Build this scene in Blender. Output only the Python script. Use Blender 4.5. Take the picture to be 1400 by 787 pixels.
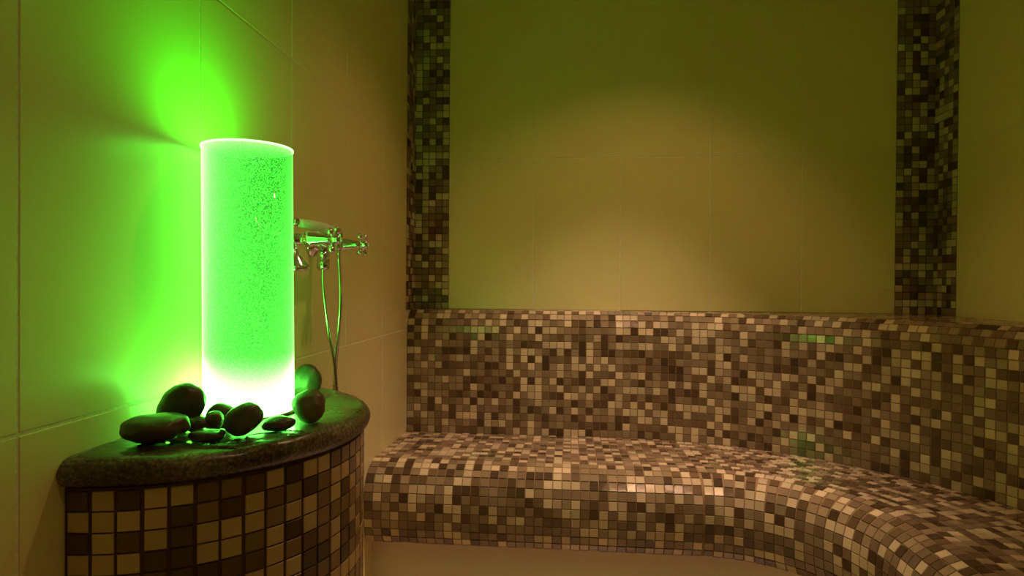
import bpy, bmesh, math, random
from mathutils import Vector, Matrix
for o in list(bpy.data.objects): bpy.data.objects.remove(o)
SC = bpy.context.scene
COL = SC.collection
R = math.radians
H = 0.96                       # eye height above the floor; z values below written "H + ..." are relative to the eye

# ------------------------------------------------------------------ camera
FPX, YAW, PITCH, ROLL = 847.3, 0.0920, 0.0075, 0.0074
cd = bpy.data.cameras.new('camera'); cam = bpy.data.objects.new('camera', cd); COL.objects.link(cam)
cd.sensor_fit = 'HORIZONTAL'; cd.sensor_width = 36.0; cd.lens = 36.0 * FPX / 1400.0
cd.clip_start = 0.01
F_ = Vector((-math.sin(YAW) * math.cos(PITCH), math.cos(YAW) * math.cos(PITCH), -math.sin(PITCH)))
R0 = Vector((math.cos(YAW), math.sin(YAW), 0)); U0 = R0.cross(F_)
Rv = R0 * math.cos(ROLL) + U0 * math.sin(ROLL); Uv = Rv.cross(F_)
cam.matrix_world = Matrix(((Rv.x, Uv.x, -F_.x, 0), (Rv.y, Uv.y, -F_.y, 0), (Rv.z, Uv.z, -F_.z, H), (0, 0, 0, 1)))
SC.camera = cam

# ------------------------------------------------------------------ world, lights, exposure
w = bpy.data.worlds.new('world'); SC.world = w; w.use_nodes = True
w.node_tree.nodes['Background'].inputs[0].default_value = (0, 0, 0, 1)
w.node_tree.nodes['Background'].inputs[1].default_value = 0
SC.view_settings.view_transform = 'Standard'; SC.view_settings.look = 'None'
SC.view_settings.gamma = 1; SC.view_settings.use_curve_mapping = False
SC.view_settings.exposure = 0.0

WARM = (1.0, 0.54, 0.27)
BEAM_COL = (1.0, 0.66, 0.52)
# recessed lamps of the ceiling: x, y, watts, cone (deg), blend, aim x, aim y
DOWNLIGHTS = [(0.33, 1.42, 17.0, 96, 0.5, 0.18, 1.50)]
STRIP = (0.48, 0.222, 1.45, 0.50, 0.026)          # short linear lamp nearer the entrance: x, y, watts, length, width
BEAM = (140.0, 58, 1.0, 0.12, 1.66)               # narrow inner beam of the lamp over the bench
TUBE_SIDE, TUBE_TOP, TUBE_SHELL = 4.5, 26.0, 340.0     # the lit column's own light

# ------------------------------------------------------------------ room dimensions (fitted to the photograph)
XL, XR, YB, YF = -0.5454, 1.1950, 2.1620, -0.45
ZC = H + 1.34
M = 0.0241                      # mosaic module
BIG = 0.3023                    # large tile width
ZJ = [H + 0.4357 + 0.5904 * k for k in (-3, -2, -1, 0, 1, 2)]

# ------------------------------------------------------------------ helpers
WORLD = {}
def link(o, parent=None, world=None):
    COL.objects.link(o)
    if world is None: world = Matrix.Identity(4)
    if parent is not None:
        o.parent = parent
        o.matrix_parent_inverse = Matrix.Identity(4)
        o.matrix_basis = WORLD[parent.name].inverted() @ world
    else:
        o.matrix_basis = world
    WORLD[o.name] = world
    return o
def meta(o, label=None, cat=None, group=None, kind=None):
    if label: o['label'] = label
    if cat: o['category'] = cat
    if group: o['group'] = group
    if kind: o['kind'] = kind
    return o
def empty(name, loc):
    o = bpy.data.objects.new(name, None); o.empty_display_size = 0.05
    return link(o, None, Matrix.Translation(Vector(loc)))
def mesh_of(name, verts, faces, mats, fm=None, smooth=False):
    me = bpy.data.meshes.new(name); me.from_pydata([tuple(v) for v in verts], [], faces)
    for m in (mats if isinstance(mats, (list, tuple)) else [mats]): me.materials.append(m)
    if fm: me.polygons.foreach_set('material_index', fm)
    if smooth: me.polygons.foreach_set('use_smooth', [True] * len(me.polygons))
    me.update(); return me
def obj(name, me, parent=None, world=None):
    return link(bpy.data.objects.new(name, me), parent, world)
def bm_obj(name, bm, mat, parent=None, smooth=True, origin=None, bevel=0):
    bmesh.ops.recalc_face_normals(bm, faces=bm.faces)
    if origin is not None: bmesh.ops.translate(bm, verts=bm.verts, vec=-Vector(origin))
    me = bpy.data.meshes.new(name); bm.to_mesh(me); bm.free()
    if smooth: me.polygons.foreach_set('use_smooth', [True] * len(me.polygons))
    me.materials.append(mat)
    o = obj(name, me, parent, Matrix.Translation(Vector(origin)) if origin is not None else None)
    return o
def add_box(bm, a, b):
    c = [(a[0] + b[0]) / 2, (a[1] + b[1]) / 2, (a[2] + b[2]) / 2]
    r = bmesh.ops.create_cube(bm, size=1)
    bmesh.ops.scale(bm, vec=(abs(b[0] - a[0]), abs(b[1] - a[1]), abs(b[2] - a[2])), verts=r['verts'])
    bmesh.ops.translate(bm, vec=c, verts=r['verts'])
def frame(d):
    d = Vector(d).normalized()
    up = Vector((0, 0, 1)) if abs(d.z) < 0.95 else Vector((1, 0, 0))
    x = up.cross(d).normalized(); return x, d.cross(x)
def add_lathe(bm, base, axis, prof, n=24, cap=True):
    base = Vector(base); d = Vector(axis).normalized(); x, y = frame(d)
    rings = []
    for (r, h) in prof:
        if r < 1e-6: rings.append([bm.verts.new(base + d * h)])
        else: rings.append([bm.verts.new(base + d * h + (x * math.cos(2 * math.pi * k / n) + y * math.sin(2 * math.pi * k / n)) * r) for k in range(n)])
    for a, b in zip(rings, rings[1:]):
        if len(a) == 1 and len(b) == 1: continue
        for k in range(n):
            k2 = (k + 1) % n
            if len(a) == 1: bm.faces.new((a[0], b[k], b[k2]))
            elif len(b) == 1: bm.faces.new((a[k], b[0], a[k2]))
            else: bm.faces.new((a[k], b[k], b[k2], a[k2]))
    if cap:
        for g in (rings[0], rings[-1]):
            if len(g) > 1: bm.faces.new(g)
def smooth_path(pts, n):
    P = [Vector(p) for p in pts]; P = [P[0] * 2 - P[1]] + P + [P[-1] * 2 - P[-2]]; out = []
    for i in range(1, len(P) - 2):
        for k in range(n):
            t = k / n; a, b, c, d = P[i - 1:i + 3]
            out.append(0.5 * ((2 * b) + (c - a) * t + (2 * a - 5 * b + 4 * c - d) * t * t + (-a + 3 * b - 3 * c + d) * t ** 3))
    out.append(P[-2]); return out
def add_tube(bm, path, rad, n=10):
    rings = []; px = None
    for i, p in enumerate(path):
        d = (path[min(i + 1, len(path) - 1)] - path[max(i - 1, 0)]).normalized()
        if px is None: px, _ = frame(d)
        px = (px - d * px.dot(d)).normalized(); y = d.cross(px)
        r = rad(i) if callable(rad) else rad
        rings.append([bm.verts.new(p + (px * math.cos(2 * math.pi * k / n) + y * math.sin(2 * math.pi * k / n)) * r) for k in range(n)])
    for a, b in zip(rings, rings[1:]):
        for k in range(n): bm.faces.new((a[k], a[(k + 1) % n], b[(k + 1) % n], b[k]))
    bm.faces.new(rings[0]); bm.faces.new(rings[-1])

# ------------------------------------------------------------------ materials
def newmat(name):
    m = bpy.data.materials.new(name); m.use_nodes = True
    nt = m.node_tree; return m, nt, nt.nodes['Principled BSDF']
def N(nt, t, **kw):
    n = nt.nodes.new(t)
    for k, v in kw.items():
        if k in n.inputs.keys() if isinstance(k, str) else False: n.inputs[k].default_value = v
        else: setattr(n, k, v)
    return n
def ramp(nt, stops):
    r = nt.nodes.new('ShaderNodeValToRGB'); e = r.color_ramp.elements
    e[0].position, e[0].color = stops[0][0], (*stops[0][1], 1); e[1].position, e[1].color = stops[-1][0], (*stops[-1][1], 1)
    for p, c in stops[1:-1]:
        k = e.new(p); k.color = (*c, 1)
    return r
def coords(nt, scale=(1, 1, 1)):
    tc = nt.nodes.new('ShaderNodeTexCoord'); mp = nt.nodes.new('ShaderNodeMapping')
    mp.inputs['Scale'].default_value = scale; nt.links.new(tc.outputs['Object'], mp.inputs[0]); return mp.outputs[0]
def bump(nt, b, src, strength, dist=0.001):
    n = nt.nodes.new('ShaderNodeBump'); n.inputs['Strength'].default_value = strength; n.inputs['Distance'].default_value = dist
    nt.links.new(src, n.inputs['Height']); nt.links.new(n.outputs[0], b.inputs['Normal'])
def mosaic_mat(name, col, rough=0.08, var=0.22):
    m, nt, b = newmat(name)
    oi = nt.nodes.new('ShaderNodeObjectInfo'); ge = nt.nodes.new('ShaderNodeNewGeometry')
    ad = N(nt, 'ShaderNodeMath', operation='ADD'); fr = N(nt, 'ShaderNodeMath', operation='FRACT')
    nt.links.new(oi.outputs['Random'], ad.inputs[0]); nt.links.new(ge.outputs['Random Per Island'], ad.inputs[1]); nt.links.new(ad.outputs[0], fr.inputs[0])
    lo = tuple(c * (1 - var) for c in col); hi = tuple(min(1, c * (1 + var)) for c in col)
    r = ramp(nt, [(0, lo), (1, hi)]); nt.links.new(fr.outputs[0], r.inputs[0])
    nt.links.new(r.outputs[0], b.inputs['Base Color'])
    b.inputs['Roughness'].default_value = rough; b.inputs['IOR'].default_value = 1.52
    nz = N(nt, 'ShaderNodeTexNoise'); nz.inputs['Scale'].default_value = 90; nz.inputs['Detail'].default_value = 3
    ge2 = coords(nt); nt.links.new(ge2, nz.inputs['Vector']); bump(nt, b, nz.outputs[0], 0.05, 0.0010)
    return m
MOS = [mosaic_mat('mosaic_cream', (0.56, 0.43, 0.255)),
       mosaic_mat('mosaic_sand', (0.28, 0.20, 0.112)),
       mosaic_mat('mosaic_taupe', (0.22, 0.150, 0.085)),
       mosaic_mat('mosaic_brown', (0.145, 0.090, 0.046)),
       mosaic_mat('mosaic_dark_brown', (0.085, 0.050, 0.026))]
MW = [0.29, 0.20, 0.23, 0.16, 0.12]
PMOS = [mosaic_mat('pedestal_tan', (0.56, 0.38, 0.19), 0.22, 0.12), mosaic_mat('pedestal_umber', (0.24, 0.145, 0.065), 0.22, 0.25), mosaic_mat('pedestal_dark', (0.12, 0.065, 0.033), 0.22, 0.3)]
def plain(name, col, rough, metal=0, noise=None, bumps=None):
    m, nt, b = newmat(name); b.inputs['Base Color'].default_value = (*col, 1); b.inputs['Roughness'].default_value = rough; b.inputs['Metallic'].default_value = metal
    nz = N(nt, 'ShaderNodeTexNoise'); nz.inputs['Scale'].default_value = noise or 30; nz.inputs['Detail'].default_value = 5
    nt.links.new(coords(nt), nz.inputs['Vector'])
    r = ramp(nt, [(0.3, tuple(c * 0.85 for c in col)), (0.7, tuple(min(1, c * 1.1) for c in col))])
    nt.links.new(nz.outputs[0], r.inputs[0]); nt.links.new(r.outputs[0], b.inputs['Base Color'])
    if bumps: bump(nt, b, nz.outputs[0], bumps[0], bumps[1])
    return m
GROUT = plain('grout_ochre', (0.26, 0.155, 0.058), 0.75, noise=200, bumps=(0.3, 0.0005))
GROUT_DK = plain('grout_dark', (0.085, 0.034, 0.018), 0.7, noise=200, bumps=(0.3, 0.0005))
GROUT_WALL = plain('grout_wall', (0.80, 0.72, 0.45), 0.6, noise=200)
# large wall tile: cream satin glaze with a very faint waviness
def wall_tile_mat(name, col, rough):
    m, nt, b = newmat(name)
    nz = N(nt, 'ShaderNodeTexNoise'); nz.inputs['Scale'].default_value = 2.2; nz.inputs['Detail'].default_value = 3
    c = coords(nt); nt.links.new(c, nz.inputs['Vector'])
    r = ramp(nt, [(0.3, tuple(k * 0.96 for k in col)), (0.7, tuple(min(1, k * 1.03) for k in col))]); nt.links.new(nz.outputs[0], r.inputs[0])
    nt.links.new(r.outputs[0], b.inputs['Base Color']); b.inputs['Roughness'].default_value = rough; b.inputs['IOR'].default_value = 1.5
    n2 = N(nt, 'ShaderNodeTexNoise'); n2.inputs['Scale'].default_value = 14; n2.inputs['Detail'].default_value = 2
    nt.links.new(c, n2.inputs['Vector']); bump(nt, b, n2.outputs[0], 0.12, 0.002)
    return m
WALLT = wall_tile_mat('wall_tile_cream', (0.78, 0.66, 0.30), 0.30)
PANEL = wall_tile_mat('bench_base_cream', (0.72, 0.62, 0.44), 0.35)
PLASTER = plain('ceiling_plaster', (0.80, 0.66, 0.44), 0.8)
FLOORM = wall_tile_mat('floor_tile', (0.55, 0.44, 0.30), 0.35)
CHROME = plain('chrome', (0.82, 0.83, 0.82), 0.14, 1.0)
CERAMIC = plain('ceramic_white', (0.82, 0.78, 0.70), 0.18)
STEEL = plain('brushed_steel', (0.6, 0.58, 0.55), 0.3, 1.0)
RUBBER = plain('rubber_gasket', (0.03, 0.03, 0.03), 0.6)
# slab of dark wet stone
def stone_slab():
    m, nt, b = newmat('wet_stone'); c = coords(nt)
    n1 = N(nt, 'ShaderNodeTexNoise'); n1.inputs['Scale'].default_value = 9; n1.inputs['Detail'].default_value = 4; nt.links.new(c, n1.inputs['Vector'])
    n2 = N(nt, 'ShaderNodeTexNoise'); n2.inputs['Scale'].default_value = 260; n2.inputs['Detail'].default_value = 3; nt.links.new(c, n2.inputs['Vector'])
    mx = N(nt, 'ShaderNodeMath', operation='MULTIPLY_ADD'); mx.inputs[1].default_value = 0.55; nt.links.new(n2.outputs[0], mx.inputs[0])
    sc = N(nt, 'ShaderNodeMath', operation='MULTIPLY'); sc.inputs[1].default_value = 0.5; nt.links.new(n1.outputs[0], sc.inputs[0]); nt.links.new(sc.outputs[0], mx.inputs[2])
    r = ramp(nt, [(0.34, (0.02, 0.014, 0.009)), (0.5, (0.085, 0.062, 0.038)), (0.60, (0.20, 0.15, 0.09)), (0.70, (0.36, 0.28, 0.18))]); nt.links.new(mx.outputs[0], r.inputs[0])
    nt.links.new(r.outputs[0], b.inputs['Base Color'])
    rr = ramp(nt, [(0.40, (0.16, 0.16, 0.16)), (0.60, (0.48, 0.48, 0.48))]); nt.links.new(n1.outputs[0], rr.inputs[0]); nt.links.new(rr.outputs[0], b.inputs['Roughness'])
    n3 = N(nt, 'ShaderNodeTexNoise'); n3.inputs['Scale'].default_value = 55; n3.inputs['Detail'].default_value = 6; nt.links.new(c, n3.inputs['Vector'])
    bump(nt, b, n3.outputs[0], 0.35, 0.0022); return m
SLAB = stone_slab()
def pebble_mat(name, c1, c2, rough):
    m, nt, b = newmat(name); c = coords(nt)
    n1 = N(nt, 'ShaderNodeTexNoise'); n1.inputs['Scale'].default_value = 25; n1.inputs['Detail'].default_value = 8; nt.links.new(c, n1.inputs['Vector'])
    r = ramp(nt, [(0.35, c1), (0.68, c2)]); nt.links.new(n1.outputs[0], r.inputs[0]); nt.links.new(r.outputs[0], b.inputs['Base Color'])
    b.inputs['Roughness'].default_value = rough
    n2 = N(nt, 'ShaderNodeTexNoise'); n2.inputs['Scale'].default_value = 120; n2.inputs['Detail'].default_value = 6; nt.links.new(c, n2.inputs['Vector'])
    bump(nt, b, n2.outputs[0], 0.35, 0.0015); return m
PEB = [pebble_mat('pebble_dark', (0.045, 0.032, 0.022), (0.12, 0.085, 0.055), 0.32), pebble_mat('pebble_brown', (0.085, 0.045, 0.022), (0.17, 0.10, 0.05), 0.38),
       pebble_mat('pebble_grey', (0.06, 0.05, 0.035), (0.16, 0.13, 0.09), 0.35), pebble_mat('pebble_wet', (0.03, 0.028, 0.02), (0.08, 0.07, 0.05), 0.12)]

# ------------------------------------------------------------------ piece meshes
def tile_geo(a, b, h=0.0022, ch=0.0006):
    """chamfered slab a x b; local x,y in plane, local z out; its face lies at z = 0"""
    v = []
    for (sx, sy) in ((-1, -1), (1, -1), (1, 1), (-1, 1)): v.append((sx * a / 2, sy * b / 2, -h))
    for (sx, sy) in ((-1, -1), (1, -1), (1, 1), (-1, 1)): v.append((sx * a / 2, sy * b / 2, -ch * 1.6))
    for (sx, sy) in ((-1, -1), (1, -1), (1, 1), (-1, 1)): v.append((sx * (a / 2 - ch), sy * (b / 2 - ch), 0))
    f = [(8, 9, 10, 11)]
    for k in range(4):
        k2 = (k + 1) % 4
        f.append((k, k2, 4 + k2, 4 + k)); f.append((4 + k, 4 + k2, 8 + k2, 8 + k))
    return v, f
def img(P):
    d = Vector(P) - Vector((0, 0, H)); z = d.dot(F_)
    if z < 0.05: return None
    return 700 + FPX * d.dot(Rv) / z, 393.5 - FPX * d.dot(Uv) / z
def screen_area(Mw, a, b):
    q = [img(Mw @ Vector((sx * a / 2, sy * b / 2, 0))) for (sx, sy) in ((-1, -1), (1, -1), (1, 1), (-1, 1))]
    if any(k is None for k in q): return 0
    cx = sum(k[0] for k in q) / 4; cy = sum(k[1] for k in q) / 4
    if not (-5 < cx < 1405 and -5 < cy < 792): return 0
    n = Mw.to_3x3() @ Vector((0, 0, 1))
    if n.dot(Vector((0, 0, H)) - Mw.translation) <= 0: return 0
    s = 0
    for k in range(4): s += q[k][0] * q[(k + 1) % 4][1] - q[(k + 1) % 4][0] * q[k][1]
    return abs(s) / 2
TILE_ME = {}
def tile_mesh(mat, a, b, h=0.0022, ch=0.0006):
    key = (mat.name, round(a, 5), round(b, 5), h, ch)
    if key not in TILE_ME:
        v, f = tile_geo(a, b, h, ch); TILE_ME[key] = mesh_of('tile', v, f, mat)
    return TILE_ME[key]
rng = random.Random(11)
def pick():
    t = rng.random(); s = 0
    for i, wt in enumerate(MW):
        s += wt
        if t < s: return i
    return 2
def lay(tiles, mats, parent, a, b, limit=300, name='tile', hidden=None):
    """tiles: (matrix, colour index, sx, sy). The `limit` largest in view become objects, the rest one mesh."""
    order = sorted(range(len(tiles)), key=lambda i: -screen_area(tiles[i][0], a * tiles[i][2], b * tiles[i][3]) * (0 if hidden and hidden(tiles[i][0]) else 1))
    keep = set(i for i in order[:limit] if screen_area(tiles[i][0], a * tiles[i][2], b * tiles[i][3]) > 4 and not (hidden and hidden(tiles[i][0])))
    V, Fc, FM = [], [], []
    for i, (Mw, c, sx, sy) in enumerate(tiles):
        if i in keep:
            obj(name, tile_mesh(mats[c], a, b), parent, Mw @ Matrix.Diagonal((sx, sy, 1, 1)))
        else:
            v, f = tile_geo(a * sx, b * sy); n0 = len(V)
            V += [Mw @ Vector(q) for q in v]; Fc += [tuple(n0 + k for k in q) for q in f]; FM += [c] * len(f)
    if V:
        pw = WORLD[parent.name].inverted()
        o = obj('small_mosaic_tiles', mesh_of('small_mosaic_tiles', [pw @ q for q in V], Fc, mats, FM), parent, WORLD[parent.name])
        o['kind'] = 'stuff'
def mat_from(pos, x, y, z, tilt=0.010):
    Mw = Matrix(((x.x, y.x, z.x, pos.x), (x.y, y.y, z.y, pos.y), (x.z, y.z, z.z, pos.z), (0, 0, 0, 1)))
    return Mw @ Matrix.Rotation(rng.gauss(0, tilt), 4, 'X') @ Matrix.Rotation(rng.gauss(0, tilt), 4, 'Y') @ Matrix.Rotation(rng.gauss(0, 0.006), 4, 'Z')

# ------------------------------------------------------------------ room shell
def wall_box(name, a, b, mat):
    bm = bmesh.new(); add_box(bm, a, b); o = bm_obj(name, bm, mat, smooth=False); o['kind'] = 'structure'; return o
T = 0.10
floor = wall_box('floor', (XL - T, YF - T, -0.08), (XR + T, YB + T, 0.0), FLOORM)
ceiling = wall_box('ceiling', (XL - T, YF - T, ZC), (XR + T, YB + T, ZC + 0.08), PLASTER)
TH = 0.006
wall_left = wall_box('wall_left', (XL - T, YF, 0), (XL - 0.0009, YB + 0.0, ZC), GROUT_WALL)
wall_right = wall_box('wall_right', (XR + 0.0009, YF, 0), (XR + T, YB + 0.0, ZC), GROUT_WALL)
wall_back = wall_box('wall_back', (XL, YB + 0.0009, 0), (XR, YB + T, ZC), GROUT_WALL)
wall_front = wall_box('wall_front', (XL - T, YF - T, 0), (XR + T, YF - 0.0012, ZC), GROUT_WALL)
def big_tile(parent, o, u, v, n, u0, u1, v0, v1, g=0.0014):
    a, b = (u1 - u0) - 2 * g, (v1 - v0) - 2 * g
    if a < 0.01 or b < 0.01: return
    pos = o + u * ((u0 + u1) / 2) + v * ((v0 + v1) / 2)
    Mw = Matrix(((u.x, v.x, n.x, pos.x), (u.y, v.y, n.y, pos.y), (u.z, v.z, n.z, pos.z), (0, 0, 0, 1)))
    Mw = Mw @ Matrix.Rotation(rng.gauss(0, 0.0008), 4, 'X') @ Matrix.Rotation(rng.gauss(0, 0.0008), 4, 'Y')
    obj('tile', tile_mesh(WALLT, round(a, 4), round(b, 4), 0.006, 0.0011), parent, Mw)
def spans(lo, hi, joints):
    j = [lo] + [k for k in sorted(joints) if lo + 0.02 < k < hi - 0.02] + [hi]; return list(zip(j, j[1:]))
zs = spans(0.0, ZC, ZJ)
Yv, Xv, Zv = Vector((0, 1, 0)), Vector((1, 0, 0)), Vector((0, 0, 1))
SY = YB - 5 * M                                   # where the corner mosaic begins on the side walls
for (y0, y1) in spans(YF, SY, [0.5682 + BIG * k for k in range(-4, 6)]):
    for (z0, z1) in zs: big_tile(wall_left, Vector((XL, 0, 0)), Yv, Zv, Xv, y0, y1, z0, z1)
for (y0, y1) in spans(YF, SY, [SY - BIG * k for k in range(1, 9)]):
    for (z0, z1) in zs: big_tile(wall_right, Vector((XR, 0, 0)), -Yv, Zv, -Xv, -y1, -y0, z0, z1)
PX0 = XL + 5 * M; PX1 = XR - 5 * M
for k in range(5):
    x0 = PX0 + (PX1 - PX0) * k / 5; x1 = PX0 + (PX1 - PX0) * (k + 1) / 5
    for (z0, z1) in spans(H - 0.0925, ZC, ZJ): big_tile(wall_back, Vector((0, YB, 0)), -Xv, Zv, -Yv, -x1, -x0, z0, z1)
for (x0, x1) in spans(XL, XR, [XL + BIG * k for k in range(1, 6)]):
    for (z0, z1) in zs: big_tile(wall_front, Vector((0, YF, 0)), Xv, Zv, Yv, x0, x1, z0, z1)

# corner strips of mosaic
def corner_strip(name, xc, sgn):
    o = empty(name, (xc, YB, H - 0.0925)); o['kind'] = 'structure'
    z0 = H - 0.0925; rows = int((ZC - z0) / M)
    bm = bmesh.new()
    add_box(bm, (xc, YB - 0.0002 , z0), (xc + sgn * 5 * M, YB + 0.0015, ZC))
    add_box(bm, (xc, SY, z0), (xc - sgn * 0.0015, YB, ZC))
    g = bm_obj('grout_bed', bm, GROUT_DK, o, smooth=False)
    n_b = Vector((0, -1, 0)); n_s = Vector((sgn, 0, 0)); tb, ts = [], []
    for r in range(rows):
        z = z0 + (r + 0.5) * M
        for c in range(5):
            p = Vector((xc + sgn * (c + 0.5) * M, YB - 0.0016, z)); x = -n_b.cross(Zv); x = Zv.cross(n_b)
            tb.append((mat_from(p, x, Zv, n_b), pick(), 1, 1))
            p = Vector((xc + sgn * 0.0016, YB - (c + 0.5) * M, z)); x = Zv.cross(n_s)
            ts.append((mat_from(p, x, Zv, n_s), pick(), 1, 1))
    SIZE = M - 0.0022
    lay(tb + ts, MOS, o, SIZE, SIZE)
corner_strip('trim_1', XL, 1)
corner_strip('trim_2', XR, -1)

# ------------------------------------------------------------------ the bench
def row_curve(Ys):
    """plan of one row: straight along the back wall, an arc, straight along the right wall"""
    if Ys <= 1.70: X0, Rr = 0.35, 0.30 + (Ys - 1.617)
    elif Ys < 2.055:
        t = (Ys - 1.70) / 0.355; X0 = 0.35 - 0.19 * t; Rr = 0.383 + (0.95 - 0.383) * t
    else: X0, Rr = 0.16, 0.95 + (Ys - 2.055)
    return X0, Rr, Ys - Rr
def on_curve(Ys, s):
    X0, Rr, Yc = row_curve(Ys); s0 = X0 - XL; s1 = s0 + Rr * math.pi / 2
    if s < s0: return Vector((XL + s, Ys, 0)), Vector((1, 0, 0)), Vector((0, -1, 0))
    if s < s1:
        a = (s - s0) / Rr
        return Vector((X0 + Rr * math.sin(a), Yc + Rr * math.cos(a), 0)), Vector((math.cos(a), -math.sin(a), 0)), Vector((-math.sin(a), -math.cos(a), 0))
    return Vector((X0 + Rr, Yc - (s - s1), 0)), Vector((0, -1, 0)), Vector((-1, 0, 0))
def dense(prof, n=16):
    P = smooth_path([(a, b, 0) for a, b in prof], n); s = [0]
    for p, q in zip(P, P[1:]): s.append(s[-1] + (q - p).length)
    return P, s
def at_len(P, s, d):
    for i in range(len(s) - 1):
        if s[i + 1] >= d:
            t = (d - s[i]) / max(1e-9, s[i + 1] - s[i]); return P[i].lerp(P[i + 1], t), (P[i + 1] - P[i]).normalized()
    return P[-1], (P[-1] - P[-2]).normalized()
def arc(cx, cz, r, a0, a1, n):
    return [(cx + r * math.cos(R(a0 + (a1 - a0) * k / n)), cz + r * math.sin(R(a0 + (a1 - a0) * k / n))) for k in range(n + 1)]
YE = YF + 0.0
SEAT_PROF = [(2.056, H - 0.5045), (1.90, H - 0.5005), (1.75, H - 0.4965), (1.705, H - 0.4955), (1.672, H - 0.503), (1.643, H - 0.520), (1.625, H - 0.546), (1.617, H - 0.580), (1.6165, H - 0.620), (1.620, H - 0.655), (1.630, H - 0.685), (1.645, H - 0.704), (1.668, H - 0.7135), (1.70, H - 0.7145)]
BACK_PROF = [(2.056, H - 0.5045), (2.056, H - 0.45), (2.056, H - 0.35), (2.056, H - 0.25), (2.056, H - 0.185), (2.0575, H - 0.155), (2.064, H - 0.130), (2.077, H - 0.110), (2.096, H - 0.097), (2.12, H - 0.0925), (2.16, H - 0.0922)]
BACK_PROF += [(2.16 + 0.05 * k, H - 0.0922) for k in range(1, 9)]
def s_samples(Ys):
    X0, Rr, Yc = row_curve(Ys); s0 = X0 - XL; s1 = s0 + Rr * math.pi / 2; s2 = s1 + (Yc - YE)
    return [s0 * k / 8 for k in range(8)] + [s0 + (s1 - s0) * k / 40 for k in range(40)] + [s1 + (s2 - s1) * k / 8 for k in range(9)]
def body(name, prof, parent, flip, inset=0.0010, mat=None, smooth=True, per=4):
    P, S = dense(prof, per); V = []; n = None
    for i, p in enumerate(P):
        d = (P[min(i + 1, len(P) - 1)] - P[max(i - 1, 0)]).normalized(); nr = Vector((d.y, -d.x)) if not flip else Vector((-d.y, d.x))
        ss = s_samples(p.x); n = len(ss)
        for s in ss:
            q, t, h = on_curve(p.x, s)
            # nr.x is along +Ys, which is away from the room (-h)
            w_ = q - h * (nr.x * -inset) + Vector((0, 0, p.y - nr.y * inset))
            w_.x = min(w_.x, XR); w_.y = min(w_.y, YB); V.append(w_)
    Fc = []
    for i in range(len(P) - 1):
        for k in range(n - 1):
            a = i * n + k; f = (a, a + 1, a + 1 + n, a + n)
            Fc.append(f if not flip else f[::-1])
    return V, Fc
bench = empty('mosaic_bench', (0.3, 1.9, 0))
meta(bench, 'curved built-in bench covered in brown and cream mosaic along the back and right walls', 'bench')
def inv_shift(parent, V):
    wi = WORLD[parent.name].inverted(); return [wi @ Vector(v) for v in V]
V, Fc = body('seat', SEAT_PROF, bench, False)
seat = obj('seat', mesh_of('seat', inv_shift(bench, V), Fc, GROUT, smooth=True), bench, WORLD[bench.name])
V, Fc = body('backrest', BACK_PROF, bench, True)
back = obj('backrest', mesh_of('backrest', inv_shift(bench, V), Fc, GROUT, smooth=True), bench, WORLD[bench.name])
base_prof = [(1.70, H - 0.712), (1.70, H - 0.82), (1.70, 0.0)]
V, Fc = body('base_panel', base_prof, bench, False, inset=0)
obj('base_panel', mesh_of('base_panel', inv_shift(bench, V), Fc, PANEL, smooth=True), bench, WORLD[bench.name])

def mosaic_rows(prof, flip, start, count=None, aligned=None, sliver=False):
    P, S = dense(prof, 64); out = []; r = -1 if sliver else 0
    while True:
        d = start + (r + 0.5) * M if r >= 0 else start * 0.5 + 0.0004
        if d > S[-1] - 0.3 * M or (count and r >= count): break
        p, t2 = at_len(P, S, d)
        nr = Vector((t2.y, -t2.x)) if not flip else Vector((-t2.y, t2.x))   # outward normal in (Ys, z)
        X0, Rr, Yc = row_curve(p.x); s0 = X0 - XL; s1 = s0 + Rr * math.pi / 2; s2 = s1 + (Yc - YE)
        if aligned and p.x <= aligned:                       # keep the columns in line round the bend
            R0_ = 0.30; nref = int(round((R0_ * math.pi / 2) / (M * 0.985)))
            cols = [(k + 0.5) * M for k in range(int(s0 / M))]
            step = (Rr * math.pi / 2) / nref
            cols += [s0 + (k + 0.5) * step for k in range(nref)]
            cols += [s1 + (k + 0.5) * M for k in range(int((s2 - s1) / M))]
        else:
            cols = [(k + 0.5) * M for k in range(int(s2 / M))]
        for s in cols:
            q, t, h = on_curve(p.x, s)
            nz = (-h * nr.x + Zv * nr.y).normalized()
            pos = q + Vector((0, 0, p.y)) + nz * 0.0006
            if pos.x > XR - M * 0.45 and nr.y > 0.9: continue
            if pos.y > YB - M * 0.45 and nr.y > 0.9: continue
            if pos.y < YE + 0.01: continue
            x = t - nz * t.dot(nz); x.normalize(); y = nz.cross(x)
            sy = 1.0 if r >= 0 else (start - 0.0016) / (M - 0.0021)
            out.append((mat_from(pos, x, y, nz, 0.006), pick(), 1, sy))
        r += 1
    return out
SIZE = M - 0.0021
rng.seed(5)
def behind_pedestal(Mw): 
    q = img(Mw.translation); return q is None or q[0] < 500
lay(mosaic_rows(SEAT_PROF, False, 0.0114, aligned=1.69, sliver=True), MOS, seat, SIZE, SIZE, 300, hidden=behind_pedestal)
lay(mosaic_rows(BACK_PROF, True, -0.0006), MOS, back, SIZE, SIZE, 300)

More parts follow.
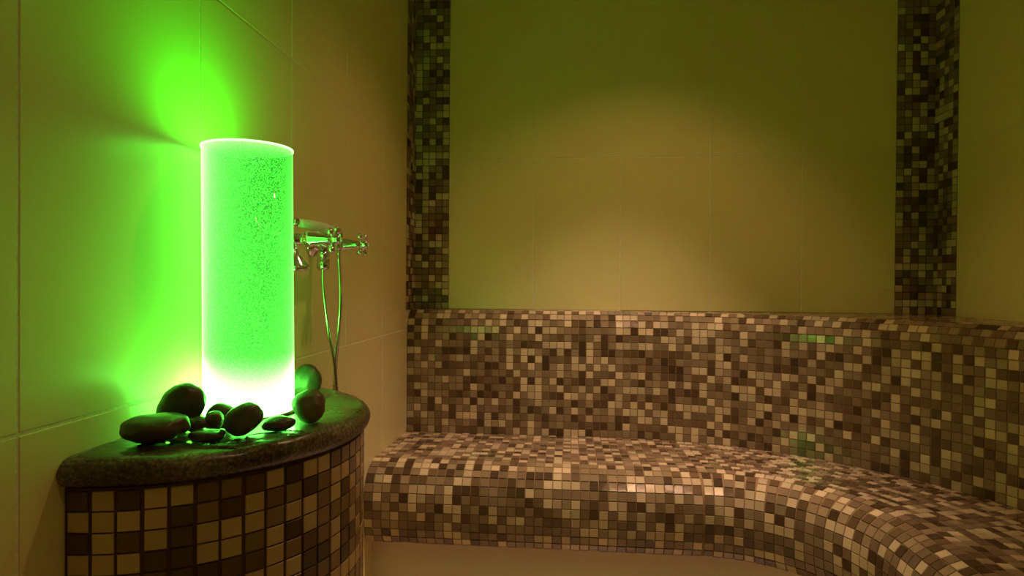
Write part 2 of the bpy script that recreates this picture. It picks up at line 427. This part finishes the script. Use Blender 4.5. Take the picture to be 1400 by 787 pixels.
# ------------------------------------------------------------------ pedestal with stone slab
PCX, PCY, PRX, PRY = XL, 0.875, 0.235, 0.250
ZS = H - 0.193                                    # top of the slab
ped = empty('mosaic_pedestal', (XL + 0.1, PCY, 0))
meta(ped, 'half-round pedestal of tan and brown mosaic against the left wall under the stone slab', 'pedestal')
ZT = H - 0.2265
V, Fc = [], []; n = 64
for z in (0.0, ZT):
    for k in range(n + 1):
        a = R(-90 + 180 * k / n); V.append((PCX + (PRX - 0.0012) * math.cos(a), PCY + (PRY - 0.0012) * math.sin(a), z))
for k in range(n): Fc.append((k, k + 1, n + 2 + k, n + 1 + k))
Fc.append(tuple(range(n + 1, 2 * n + 2)))
obj('pedestal_body', mesh_of('pedestal_body', inv_shift(ped, V), Fc, GROUT_DK, smooth=False), ped, WORLD[ped.name])
PAT = ['DLDLLDMDLDLLMMMMLM', 'LLLLDMDLMMDMLLMLMM', 'DLDLDLLLMLLMLDLMLM', 'LLLDDLLMLDLMMMMLML', 'DLMDDDDDLMDMLDLMMM', 'LMDLLDMLLLDDLDDLML']
cumul = [0]; NA = 720; pts = []
for k in range(NA + 1):
    a = R(-90 + 180 * k / NA); pts.append(Vector((PCX + PRX * math.cos(a), PCY + PRY * math.sin(a), 0)))
    if k: cumul.append(cumul[-1] + (pts[-1] - pts[-2]).length)
tiles = []; rng.seed(9); CP = 0.0254; RP = 0.0234
for r in range(int((ZT - 0.0) / RP)):
    z = ZT - 0.0022 - (r + 0.5) * RP; s = 0.0025
    c = 0
    while s + CP < cumul[-1]:
        sm = s + CP / 2; k = next(i for i in range(NA + 1) if cumul[i] >= sm); a = R(-90 + 180 * k / NA)
        p = pts[k]; nrm = Vector((math.cos(a) / PRX, math.sin(a) / PRY, 0)).normalized(); x = Zv.cross(nrm)
        if r < len(PAT) and c < 18: ci = 'LMD'.index(PAT[r][c])
        else: ci = rng.choices([0, 1, 2], [0.45, 0.33, 0.22])[0]
        tiles.append((mat_from(p + Vector((0, 0, z)) + nrm * 0.0006, x, Zv, nrm, 0.008), ci, 1, 1))
        s += CP * (1.035 - 0.05 * c / 17.0); c += 1
lay(tiles, PMOS, ped, 0.0222, 0.0216, 300)

# stone slab, half round with a worn bullnose
from mathutils import noise
bm = bmesh.new(); prof = []
hx = 0.0335; rr = hx / 2
for k in range(11):
    a = R(90 - 180 * k / 10); prof.append((0.011 - rr + rr * math.cos(a), -rr + rr * math.sin(a)))   # offset from pedestal ellipse + overhang
inner = [0.0, 0.35, 0.6, 0.8, 0.93]
NS = 96; rings = []
def slab_pt(a, k_in, off, z):
    rx, ry = PRX + off, PRY + off - 0.004
    p = Vector((PCX + rx * k_in * math.cos(a), PCY - 0.003 + ry * k_in * math.sin(a), ZS + z))
    nv = noise.noise(Vector((p.x * 14, p.y * 14, p.z * 30))) ; nv2 = noise.noise(Vector((p.x * 45, p.y * 45, p.z * 60)))
    e = 1.0 if k_in == 1 else 0.35
    p.z += (nv * 0.0014 + nv2 * 0.0006) * e
    if k_in == 1:
        p.x += math.cos(a) * (nv * 0.003 + nv2 * 0.0012); p.y += math.sin(a) * (nv * 0.003 + nv2 * 0.0012)
    p.x = max(p.x, XL + 0.0005); return p
for kin in inner: rings.append([bm.verts.new(slab_pt(R(-90 + 180 * k / NS), kin, prof[0][0], 0)) for k in range(NS + 1)])
for (off, z) in prof: rings.append([bm.verts.new(slab_pt(R(-90 + 180 * k / NS), 1, off, z)) for k in range(NS + 1)])
rings.append([bm.verts.new(slab_pt(R(-90 + 180 * k / NS), 0.9, 0, -hx)) for k in range(NS + 1)])
for a, b in zip(rings, rings[1:]):
    for k in range(NS): bm.faces.new((a[k], a[k + 1], b[k + 1], b[k]))
slab = bm_obj('stone_slab', bm, SLAB, origin=(XL + 0.1, PCY, ZS))
meta(slab, 'dark wet half-round stone slab with rounded edge on top of the mosaic pedestal', 'stone slab')

# water standing on the slab
m, nt, b = newmat('water_film'); nt.nodes.remove(b)
tr = nt.nodes.new('ShaderNodeBsdfTransparent'); gl = nt.nodes.new('ShaderNodeBsdfGlossy'); gl.inputs['Roughness'].default_value = 0.04
fr = nt.nodes.new('ShaderNodeFresnel'); fr.inputs[0].default_value = 1.33; ms = nt.nodes.new('ShaderNodeMixShader')
nz = N(nt, 'ShaderNodeTexNoise'); nz.inputs['Scale'].default_value = 70; nz.inputs['Detail'].default_value = 2; nt.links.new(coords(nt), nz.inputs['Vector'])
bp = nt.nodes.new('ShaderNodeBump'); bp.inputs['Strength'].default_value = 0.9; bp.inputs['Distance'].default_value = 0.002; nt.links.new(nz.outputs[0], bp.inputs['Height'])
nt.links.new(bp.outputs[0], gl.inputs['Normal']); nt.links.new(bp.outputs[0], fr.inputs['Normal'])
nt.links.new(fr.outputs[0], ms.inputs[0]); nt.links.new(tr.outputs[0], ms.inputs[1]); nt.links.new(gl.outputs[0], ms.inputs[2]); nt.links.new(ms.outputs[0], nt.nodes['Material Output'].inputs[0])
FILM = m
def puddle(label, x, y, rx, ry, rot, seed):
    bm = bmesh.new(); rs = random.Random(seed); ph = rs.random() * 9; c = bm.verts.new((0, 0, 0.0012)); n = 40; r1, r2 = [], []
    for k in range(n):
        a = 2 * math.pi * k / n; q = 1 + 0.22 * math.sin(2 * a + ph) + 0.12 * math.sin(3 * a + ph * 2) + 0.06 * math.sin(5 * a + ph)
        u, v = rx * q * math.cos(a), ry * q * math.sin(a); cr, sr = math.cos(R(rot)), math.sin(R(rot)); u, v = u * cr - v * sr, u * sr + v * cr
        r1.append(bm.verts.new((u * 0.93, v * 0.93, 0.0012))); r2.append(bm.verts.new((u, v, -0.0012)))
    for k in range(n):
        bm.faces.new((c, r1[k], r1[(k + 1) % n])); bm.faces.new((r1[k], r2[k], r2[(k + 1) % n], r1[(k + 1) % n]))
    for v in bm.verts: v.co += Vector((x, y, ZS + 0.0012))
    o = bm_obj('water_puddle', bm, FILM, origin=(x, y, ZS)); meta(o, label, 'puddle')
puddle('bright green glinting puddle on the slab right of the egg-shaped pebble', -0.3655, 0.748, 0.030, 0.015, 35, 3)
puddle('long wet patch on the slab in front of the flat pebbles at the left', -0.440, 0.690, 0.050, 0.016, 10, 8)

# ------------------------------------------------------------------ pebbles
def pebble(label, c, half, rot, mat, seed, cut=0.0, group='smooth dark pebbles round the lit column'):
    bm = bmesh.new(); bmesh.ops.create_icosphere(bm, subdivisions=4, radius=1)
    rs = random.Random(seed); off = Vector((rs.random() * 20, rs.random() * 20, rs.random() * 20))
    for v in bm.verts:
        d = v.co.copy(); k = 1 + 0.16 * noise.noise(d * 0.9 + off) + 0.05 * noise.noise(d * 2.3 + off) + 0.012 * noise.noise(d * 7 + off)
        # superellipse: flatter faces as on river stones
        v.co = Vector([math.copysign(abs(q) ** 0.9, q) for q in d]) * k
    Mr = Matrix.Rotation(R(rot[2]), 4, 'Z') @ Matrix.Rotation(R(rot[1]), 4, 'Y') @ Matrix.Rotation(R(rot[0]), 4, 'X')
    bmesh.ops.transform(bm, matrix=Mr @ Matrix.Diagonal((half[0], half[1], half[2], 1)), verts=bm.verts)
    # drop it so that its lowest point meets its support
    zmin = min(v.co.z for v in bm.verts); o = Vector((c[0], c[1], c[2] - zmin))
    for v in bm.verts: v.co += o
    ob = bm_obj('pebble', bm, mat, origin=(c[0], c[1], c[2]))
    meta(ob, label, 'pebble', group); return ob
z = ZS + 0.0008
pebble('long flat dark pebble at the left end of the slab, largest of the stones', (-0.4880, 0.694, z), (0.0420, 0.026, 0.0165), (0, -4, -8), PEB[0], 1)
pebble('tall leaning dark pebble behind the long flat one, left of the lit column', (-0.4960, 0.754, z), (0.0275, 0.019, 0.0330), (8, 38, 10), PEB[0], 2)
pebble('small dark pebble low between the long flat stone and the pair', (-0.4640, 0.742, z), (0.0150, 0.012, 0.0105), (0, 5, 20), PEB[0], 3)
pebble('rounded brown pebble touching the column, rear one of the pair at its left foot', (-0.4530, 0.772, z), (0.0185, 0.013, 0.0160), (0, 10, 0), PEB[1], 4)
pebble('small brown egg-shaped pebble, front one of the pair at the column', (-0.4475, 0.7475, z), (0.0110, 0.010, 0.0140), (0, 12, 0), PEB[1], 5)
pebble('plump egg-shaped pebble standing in front of the lit column', (-0.4020, 0.735, z), (0.0250, 0.018, 0.0185), (10, -32, 4), PEB[2], 6)
pebble('low flat dark pebble right of the plump egg-shaped stone', (-0.3725, 0.766, z), (0.0220, 0.015, 0.0092), (0, -3, 14), PEB[0], 7)
pebble('reddish brown pebble with a bright green rim at the right of the column', (-0.3530, 0.818, z), (0.0215, 0.024, 0.0215), (0, -25, 30), PEB[1], 8)
pebble('tall dark pebble behind the column at its right side, rearmost stone', (-0.4290, 0.985, z), (0.0220, 0.022, 0.0290), (0, 15, 0), PEB[0], 9)
pebble('thin wet flat pebble lying in front of the small dark one', (-0.4310, 0.704, z), (0.0210, 0.016, 0.0075), (0, 0, 12), PEB[3], 10)

# ------------------------------------------------------------------ lit bubble column
TX, TY, TR, ZTOP = -0.4655, 0.8690, 0.0622, H + 0.1945
col = empty('light_column', (TX, TY, ZS + 0.001))
meta(col, 'tall clear tube lamp glowing bright green, standing among pebbles on the stone slab', 'lamp')
LEAN = Matrix.Translation(Vector((TX, TY, ZS))) @ Matrix.Rotation(-0.011, 4, 'Y') @ Matrix.Translation(-Vector((TX, TY, ZS)))
def col_part(name, prof, mat, n=96, cap=True):
    bm = bmesh.new(); add_lathe(bm, (TX, TY, 0), (0, 0, 1), prof, n, cap)
    bmesh.ops.transform(bm, matrix=LEAN, verts=bm.verts)
    return bm_obj(name, bm, mat, col, origin=(TX, TY, ZS))
hcol = ZTOP - ZS
m, nt, b = newmat('bubbling_water'); nt.nodes.remove(b)
out = nt.nodes['Material Output']; em = nt.nodes.new('ShaderNodeEmission'); tb = nt.nodes.new('ShaderNodeBsdfTransparent')
mb = nt.nodes.new('ShaderNodeMixShader'); mb.inputs[0].default_value = 0.5; nt.links.new(tb.outputs[0], mb.inputs[1]); nt.links.new(em.outputs[0], mb.inputs[2]); nt.links.new(mb.outputs[0], out.inputs[0])
c = coords(nt)
n1 = N(nt, 'ShaderNodeTexNoise'); n1.inputs['Scale'].default_value = 620; n1.inputs['Detail'].default_value = 2; nt.links.new(c, n1.inputs['Vector'])
n2 = N(nt, 'ShaderNodeTexNoise'); n2.inputs['Scale'].default_value = 22; n2.inputs['Detail'].default_value = 3; nt.links.new(c, n2.inputs['Vector'])
mx = N(nt, 'ShaderNodeMath', operation='MULTIPLY_ADD'); mx.inputs[1].default_value = 0.9; nt.links.new(n1.outputs[0], mx.inputs[0])
s2 = N(nt, 'ShaderNodeMath', operation='MULTIPLY'); s2.inputs[1].default_value = 0.10; nt.links.new(n2.outputs[0], s2.inputs[0]); nt.links.new(s2.outputs[0], mx.inputs[2])
rc = ramp(nt, [(0.42, (0.0, 0.01, 0.0)), (0.50, (0.002, 0.12, 0.001)), (0.60, (0.05, 1.0, 0.03))]); nt.links.new(mx.outputs[0], rc.inputs[0]); nt.links.new(rc.outputs[0], em.inputs[0])
sx = nt.nodes.new('ShaderNodeSeparateXYZ'); nt.links.new(c, sx.inputs[0])
mr = N(nt, 'ShaderNodeMapRange', interpolation_type='SMOOTHSTEP'); mr.inputs['From Min'].default_value = 0.01; mr.inputs['From Max'].default_value = 0.10
mr.inputs['To Min'].default_value = TUBE_SIDE * 3; mr.inputs['To Max'].default_value = TUBE_SIDE; nt.links.new(sx.outputs[2], mr.inputs[0]); nt.links.new(mr.outputs[0], em.inputs[1])
WATER = m
def emit(name, colr, s):
    m, nt, b = newmat(name); nt.nodes.remove(b); e = nt.nodes.new('ShaderNodeEmission')
    e.inputs[0].default_value = (*colr, 1); e.inputs[1].default_value = s; nt.links.new(e.outputs[0], nt.nodes['Material Output'].inputs[0]); return m
ri = TR * 0.965
col_part('water_column', [(ri, ZS + 0.006), (ri, ZTOP - 0.0026)], WATER, cap=False)
col_part('water_surface', [(0.0, ZTOP - 0.0004), (TR - 0.0016, ZTOP - 0.0004)], emit('water_surface_glow', (0.035, 1.0, 0.02), TUBE_TOP), cap=False)
# acrylic wall: clear gloss outside, faintly glowing body (brighter towards the lamp in the foot)
m, nt, b = newmat('glowing_acrylic'); nt_mat = m; nt.nodes.remove(b); out = nt.nodes['Material Output']
tr = nt.nodes.new('ShaderNodeBsdfTransparent'); gl = nt.nodes.new('ShaderNodeBsdfGlossy'); gl.inputs['Roughness'].default_value = 0.05
mxs = nt.nodes.new('ShaderNodeMixShader'); mxs.inputs[0].default_value = 0.02
nt.links.new(tr.outputs[0], mxs.inputs[1]); nt.links.new(gl.outputs[0], mxs.inputs[2]); nt.links.new(mxs.outputs[0], out.inputs['Surface'])
ve = nt.nodes.new('ShaderNodeEmission'); c = coords(nt); sx = nt.nodes.new('ShaderNodeSeparateXYZ'); nt.links.new(c, sx.inputs[0])
ve.inputs[0].default_value = (0.035, 1.0, 0.022, 1)
mr = N(nt, 'ShaderNodeMapRange', interpolation_type='SMOOTHERSTEP'); mr.inputs['From Min'].default_value = 0.0; mr.inputs['From Max'].default_value = 0.10
mr.inputs['To Min'].default_value = TUBE_SHELL * 20; mr.inputs['To Max'].default_value = TUBE_SHELL; nt.links.new(sx.outputs[2], mr.inputs[0]); cb = nt.nodes.new('ShaderNodeCombineXYZ'); nt.links.new(sx.outputs[0], cb.inputs[0]); nt.links.new(sx.outputs[1], cb.inputs[1])
ln = N(nt, 'ShaderNodeVectorMath', operation='LENGTH'); nt.links.new(cb.outputs[0], ln.inputs[0])
m2 = N(nt, 'ShaderNodeMapRange'); m2.inputs['From Min'].default_value = 0.0; m2.inputs['From Max'].default_value = TR; nt.links.new(ln.outputs['Value'], m2.inputs[0])
pw_ = N(nt, 'ShaderNodeMath', operation='POWER'); pw_.inputs[1].default_value = 20.0; nt.links.new(m2.outputs[0], pw_.inputs[0])
ml = N(nt, 'ShaderNodeMath', operation='MULTIPLY'); nt.links.new(mr.outputs[0], ml.inputs[0]); nt.links.new(pw_.outputs[0], ml.inputs[1]); nt.links.new(ml.outputs[0], ve.inputs[1])
nt_mat.cycles.volume_step_rate = 0.06
va = nt.nodes.new('ShaderNodeVolumeAbsorption'); va.inputs['Density'].default_value = 22.0; va.inputs[0].default_value = (0.0, 0.0, 0.0, 1)
ads = nt.nodes.new('ShaderNodeAddShader'); 
v2 = nt.nodes.new('ShaderNodeEmission'); v2.inputs[0].default_value = (1.0, 1.0, 0.75, 1)     # the outermost skin glows paler
p2 = N(nt, 'ShaderNodeMath', operation='POWER'); p2.inputs[1].default_value = 22.0; nt.links.new(m2.outputs[0], p2.inputs[0])
q2 = N(nt, 'ShaderNodeMath', operation='MULTIPLY'); nt.links.new(mr.outputs[0], q2.inputs[0]); nt.links.new(p2.outputs[0], q2.inputs[1])
q3 = N(nt, 'ShaderNodeMath', operation='MULTIPLY'); q3.inputs[1].default_value = 0.10; nt.links.new(q2.outputs[0], q3.inputs[0]); nt.links.new(q3.outputs[0], v2.inputs[1])
ad0 = nt.nodes.new('ShaderNodeAddShader'); nt.links.new(ve.outputs[0], ad0.inputs[0]); nt.links.new(v2.outputs[0], ad0.inputs[1])
nt.links.new(ad0.outputs[0], ads.inputs[0]); nt.links.new(va.outputs[0], ads.inputs[1])
nt.links.new(ads.outputs[0], out.inputs['Volume'])
ACR = m
col_part('acrylic_tube', [(0.0, ZS + 0.0045), (TR, ZS + 0.0045), (TR, ZTOP - 0.0024), (0.0, ZTOP - 0.0024)], ACR, cap=False)
col_part('rim', [(TR - 0.0012, ZTOP - 0.0022), (TR + 0.0010, ZTOP - 0.0022), (TR + 0.0010, ZTOP), (TR - 0.0012, ZTOP), (TR - 0.0012, ZTOP - 0.0022)], emit('rim_glow', (0.40, 1.0, 0.35), 2.4), cap=False)
col_part('base_ring', [(0, ZS + 0.0005), (TR + 0.002, ZS + 0.0005), (TR + 0.002, ZS + 0.004), (0, ZS + 0.004)], STEEL, cap=False)

# ------------------------------------------------------------------ shower mixer on the left wall
mix = empty('shower_mixer', (XL, 1.18, H + 0.079))
meta(mix, 'chrome shower mixer with two cross handles fixed to the left wall beside the lit column', 'shower tap')
ZM = H + 0.079
def lathe_obj(name, base, axis, prof, mat, parent, n=24):
    bm = bmesh.new(); add_lathe(bm, base, axis, prof, n); return bm_obj(name, bm, mat, parent)
VY = (1.115, 1.272)
lathe_obj('mixer_body', (XL + 0.062, VY[0] - 0.012, ZM), (0, 1, 0), [(0, 0), (0.012, 0.001), (0.0145, 0.006), (0.0145, 0.018), (0.0115, 0.024), (0.0115, 0.055), (0.0150, 0.062), (0.0165, 0.078), (0.0165, 0.102), (0.0150, 0.118), (0.0115, 0.126), (0.0115, 0.156), (0.0145, 0.162), (0.0145, 0.174), (0.012, 0.180), (0, 0.181)], CHROME, mix)
for yv in VY:
    lathe_obj('wall_flange', (XL + 0.0005, yv, ZM), (1, 0, 0), [(0.027, 0), (0.027, 0.003), (0.021, 0.008), (0.012, 0.012), (0.0100, 0.050), (0.0, 0.052)], CHROME, mix)
    valve = lathe_obj('valve_stem', (XL + 0.060, yv, ZM), (1, 0, 0), [(0.0, -0.004), (0.0150, -0.002), (0.0155, 0.006), (0.0130, 0.012), (0.0105, 0.024), (0.0078, 0.038), (0.0062, 0.050), (0.0, 0.051)], CHROME, mix)
    hx0 = XL + 0.110
    bm = bmesh.new(); add_lathe(bm, (hx0 - 0.006, yv, ZM), (1, 0, 0), [(0.0, 0), (0.0075, 0.001), (0.0085, 0.005), (0.0085, 0.013), (0.0072, 0.017), (0.0045, 0.019), (0, 0.0195)], 20)
    for k in range(4):
        a = R(45 + 90 * k + (12 if yv == VY[0] else 0)); d = Vector((0, math.cos(a), math.sin(a))); o = Vector((hx0, yv, ZM))
        add_lathe(bm, o, d, [(0.0040, 0.004), (0.0030, 0.010), (0.0035, 0.0165), (0.0056, 0.0200), (0.0066, 0.0235), (0.0056, 0.0268), (0.0032, 0.0288), (0, 0.0296)], 12)
    hd = bm_obj('cross_handle', bm, CHROME, mix)
    lathe_obj('ceramic_button', (hx0 + 0.0134, yv, ZM), (1, 0, 0), [(0.0, 0), (0.0044, 0.0005), (0.0040, 0.0018), (0, 0.0022)], CERAMIC, hd, 16)
HY = 1.182
lathe_obj('outlet', (XL + 0.062, HY, ZM - 0.014), (0, 0, -1), [(0.0085, 0), (0.0085, 0.006), (0.0125, 0.008), (0.0125, 0.014), (0.0085, 0.018), (0.0120, 0.020), (0.0120, 0.036), (0.0080, 0.042), (0, 0.043)], CHROME, mix, 6)
# cradle for the hand shower
bm = bmesh.new()
add_tube(bm, smooth_path([(XL + 0.062, HY, ZM + 0.010), (XL + 0.062, HY, ZM + 0.018)], 4), 0.0045)
for s in (-1, 1):
    add_tube(bm, smooth_path([(XL + 0.062, HY, ZM + 0.0165), (XL + 0.062 + s * 0.010, HY, ZM + 0.018), (XL + 0.062 + s * 0.0145, HY, ZM + 0.028), (XL + 0.062 + s * 0.0145, HY, ZM + 0.034)], 5), 0.003)
bm_obj('cradle', bm, CHROME, mix)

hand = empty('hand_shower', (XL + 0.055, 1.16, ZM + 0.035))
meta(hand, 'telephone-style hand shower with white handle resting in the mixer cradle', 'shower head')
zh = ZM + 0.0270
A0 = Vector((XL + 0.047, 1.096, zh + 0.003)); A1 = Vector((XL + 0.083, 1.196, zh - 0.003)); ax = (A1 - A0); L = ax.length
lathe_obj('handle', A0, ax, [(0.0055, 0), (0.0080, L * .10), (0.0098, L * .35), (0.0098, L * .6), (0.0080, L * .85), (0.0062, L)], CERAMIC, hand)
bm = bmesh.new()
add_lathe(bm, A0 - ax.normalized() * 0.012, ax, [(0.0, 0), (0.0070, 0.001), (0.0078, 0.004), (0.0060, 0.008), (0.0072, 0.012), (0.0, 0.013)], 20)
nk = smooth_path([A0 - ax.normalized() * 0.008, A0 - ax.normalized() * 0.024 + Vector((0, 0, -0.004)), A0 - ax.normalized() * 0.030 + Vector((0.004, 0.01, -0.026)), A0 - ax.normalized() * 0.022 + Vector((0.006, 0.012, -0.050))], 6)
add_tube(bm, nk, 0.0060, 12); bm_obj('neck', bm, CHROME, hand)
lathe_obj('spray_head', nk[-1] + Vector((0, 0, 0.004)), (0.05, 0.02, -1), [(0.0065, 0), (0.0080, 0.006), (0.0100, 0.012), (0.0170, 0.026), (0.0255, 0.036), (0.0270, 0.040), (0.0265, 0.044), (0.0230, 0.045), (0, 0.0455)], CHROME, hand)
lathe_obj('hose_nut', A1 - ax.normalized() * 0.002, ax + Vector((0, 0, -0.02)), [(0.0065, 0), (0.0078, 0.002), (0.0078, 0.009), (0.0055, 0.012), (0, 0.013)], CHROME, hand, 8)
# metal hose: from the outlet down behind the pedestal and back up to the handle
E1 = A1 + ax.normalized() * 0.010
hp = smooth_path([(XL + 0.062, HY, ZM - 0.052), (XL + 0.063, HY + 0.002, H - 0.02), (XL + 0.069, 1.195, H - 0.10), (XL + 0.074, 1.215, H - 0.17), (XL + 0.080, 1.215, H - 0.30), (XL + 0.070, 1.205, H - 0.46), (XL + 0.055, 1.215, H - 0.56), (XL + 0.035, 1.24, H - 0.585),
                  (XL + 0.030, 1.262, H - 0.54), (XL + 0.050, 1.262, H - 0.40), (XL + 0.072, 1.222, H - 0.19), (XL + 0.087, 1.200, H - 0.10), (XL + 0.093, 1.194, H - 0.04), (XL + 0.092, 1.194, H + 0.01), (XL + 0.088, 1.197, H + 0.055), E1 + Vector((0.002, 0.004, -0.018)), tuple(E1)], 40)
bm = bmesh.new(); add_tube(bm, hp, lambda i: 0.0034 + (0.0010 if i % 2 else -0.0004), 8)
hose = bm_obj('shower_hose', bm, CHROME, origin=(XL + 0.06, 1.2, H - 0.2))
meta(hose, 'ribbed metal hose looping down from the shower mixer behind the stone slab', 'hose')

# ------------------------------------------------------------------ ceiling downlights (above the frame)
def downlight(i, x, y, W, cone, blend, ax_, ay_):
    d = empty('ceiling_downlight', (x, y, ZC))
    meta(d, ['warm recessed ceiling lamp above the mosaic bench', 'warm recessed ceiling lamp near the entrance wall'][i], 'ceiling lamp')
    bm = bmesh.new(); add_lathe(bm, (x, y, ZC - 0.0005), (0, 0, -1), [(0.030, 0), (0.045, 0), (0.045, 0.004), (0.030, 0.006), (0.030, 0)], 32, cap=False); bm_obj('trim_ring', bm, STEEL, d)
    ld = bpy.data.lights.new('lamp', 'SPOT'); ld.energy = W; ld.color = WARM; ld.spot_size = R(cone); ld.spot_blend = blend; ld.shadow_soft_size = 0.026
    lo = bpy.data.objects.new('bulb', ld)
    dirv = (Vector((ax_, ay_, 0.45)) - Vector((x, y, ZC - 0.012))).normalized()
    link(lo, d, Matrix.Translation(Vector((x, y, ZC - 0.012))) @ dirv.to_track_quat('-Z', 'Y').to_matrix().to_4x4())
    if i == 0:
        bd = bpy.data.lights.new('lamp', 'SPOT'); bd.energy = BEAM[0]; bd.color = BEAM_COL; bd.spot_size = R(BEAM[1]); bd.spot_blend = BEAM[2]; bd.shadow_soft_size = 0.04
        dirv = (Vector((BEAM[3], BEAM[4], 0.45)) - Vector((x, y, ZC - 0.012))).normalized()
        link(bpy.data.objects.new('reflector', bd), d, Matrix.Translation(Vector((x, y, ZC - 0.012))) @ dirv.to_track_quat('-Z', 'Y').to_matrix().to_4x4())
for i, a in enumerate(DOWNLIGHTS): downlight(i, *a)
sx_, sy_, sW, sl, sw = STRIP
sl_o = empty('strip_lamp', (sx_, sy_, ZC)); meta(sl_o, 'short warm linear ceiling lamp near the entrance wall', 'ceiling lamp')
bm = bmesh.new()
add_box(bm, (sx_ - sl / 2 - 0.012, sy_ - sw / 2 - 0.012, ZC - 0.012), (sx_ + sl / 2 + 0.012, sy_ - sw / 2, ZC - 0.0005)); add_box(bm, (sx_ - sl / 2 - 0.012, sy_ + sw / 2, ZC - 0.012), (sx_ + sl / 2 + 0.012, sy_ + sw / 2 + 0.012, ZC - 0.0005))
add_box(bm, (sx_ - sl / 2 - 0.012, sy_ - sw / 2, ZC - 0.012), (sx_ - sl / 2, sy_ + sw / 2, ZC - 0.0005)); add_box(bm, (sx_ + sl / 2, sy_ - sw / 2, ZC - 0.012), (sx_ + sl / 2 + 0.012, sy_ + sw / 2, ZC - 0.0005))
bm_obj('frame', bm, STEEL, sl_o, smooth=False)
al = bpy.data.lights.new('lamp', 'AREA'); al.shape = 'RECTANGLE'; al.size = sl; al.size_y = sw; al.energy = sW; al.color = (1.0, 0.56, 0.32); al.spread = R(125)
link(bpy.data.objects.new('diffuser', al), sl_o, Matrix.Translation(Vector((sx_, sy_, ZC - 0.006))))
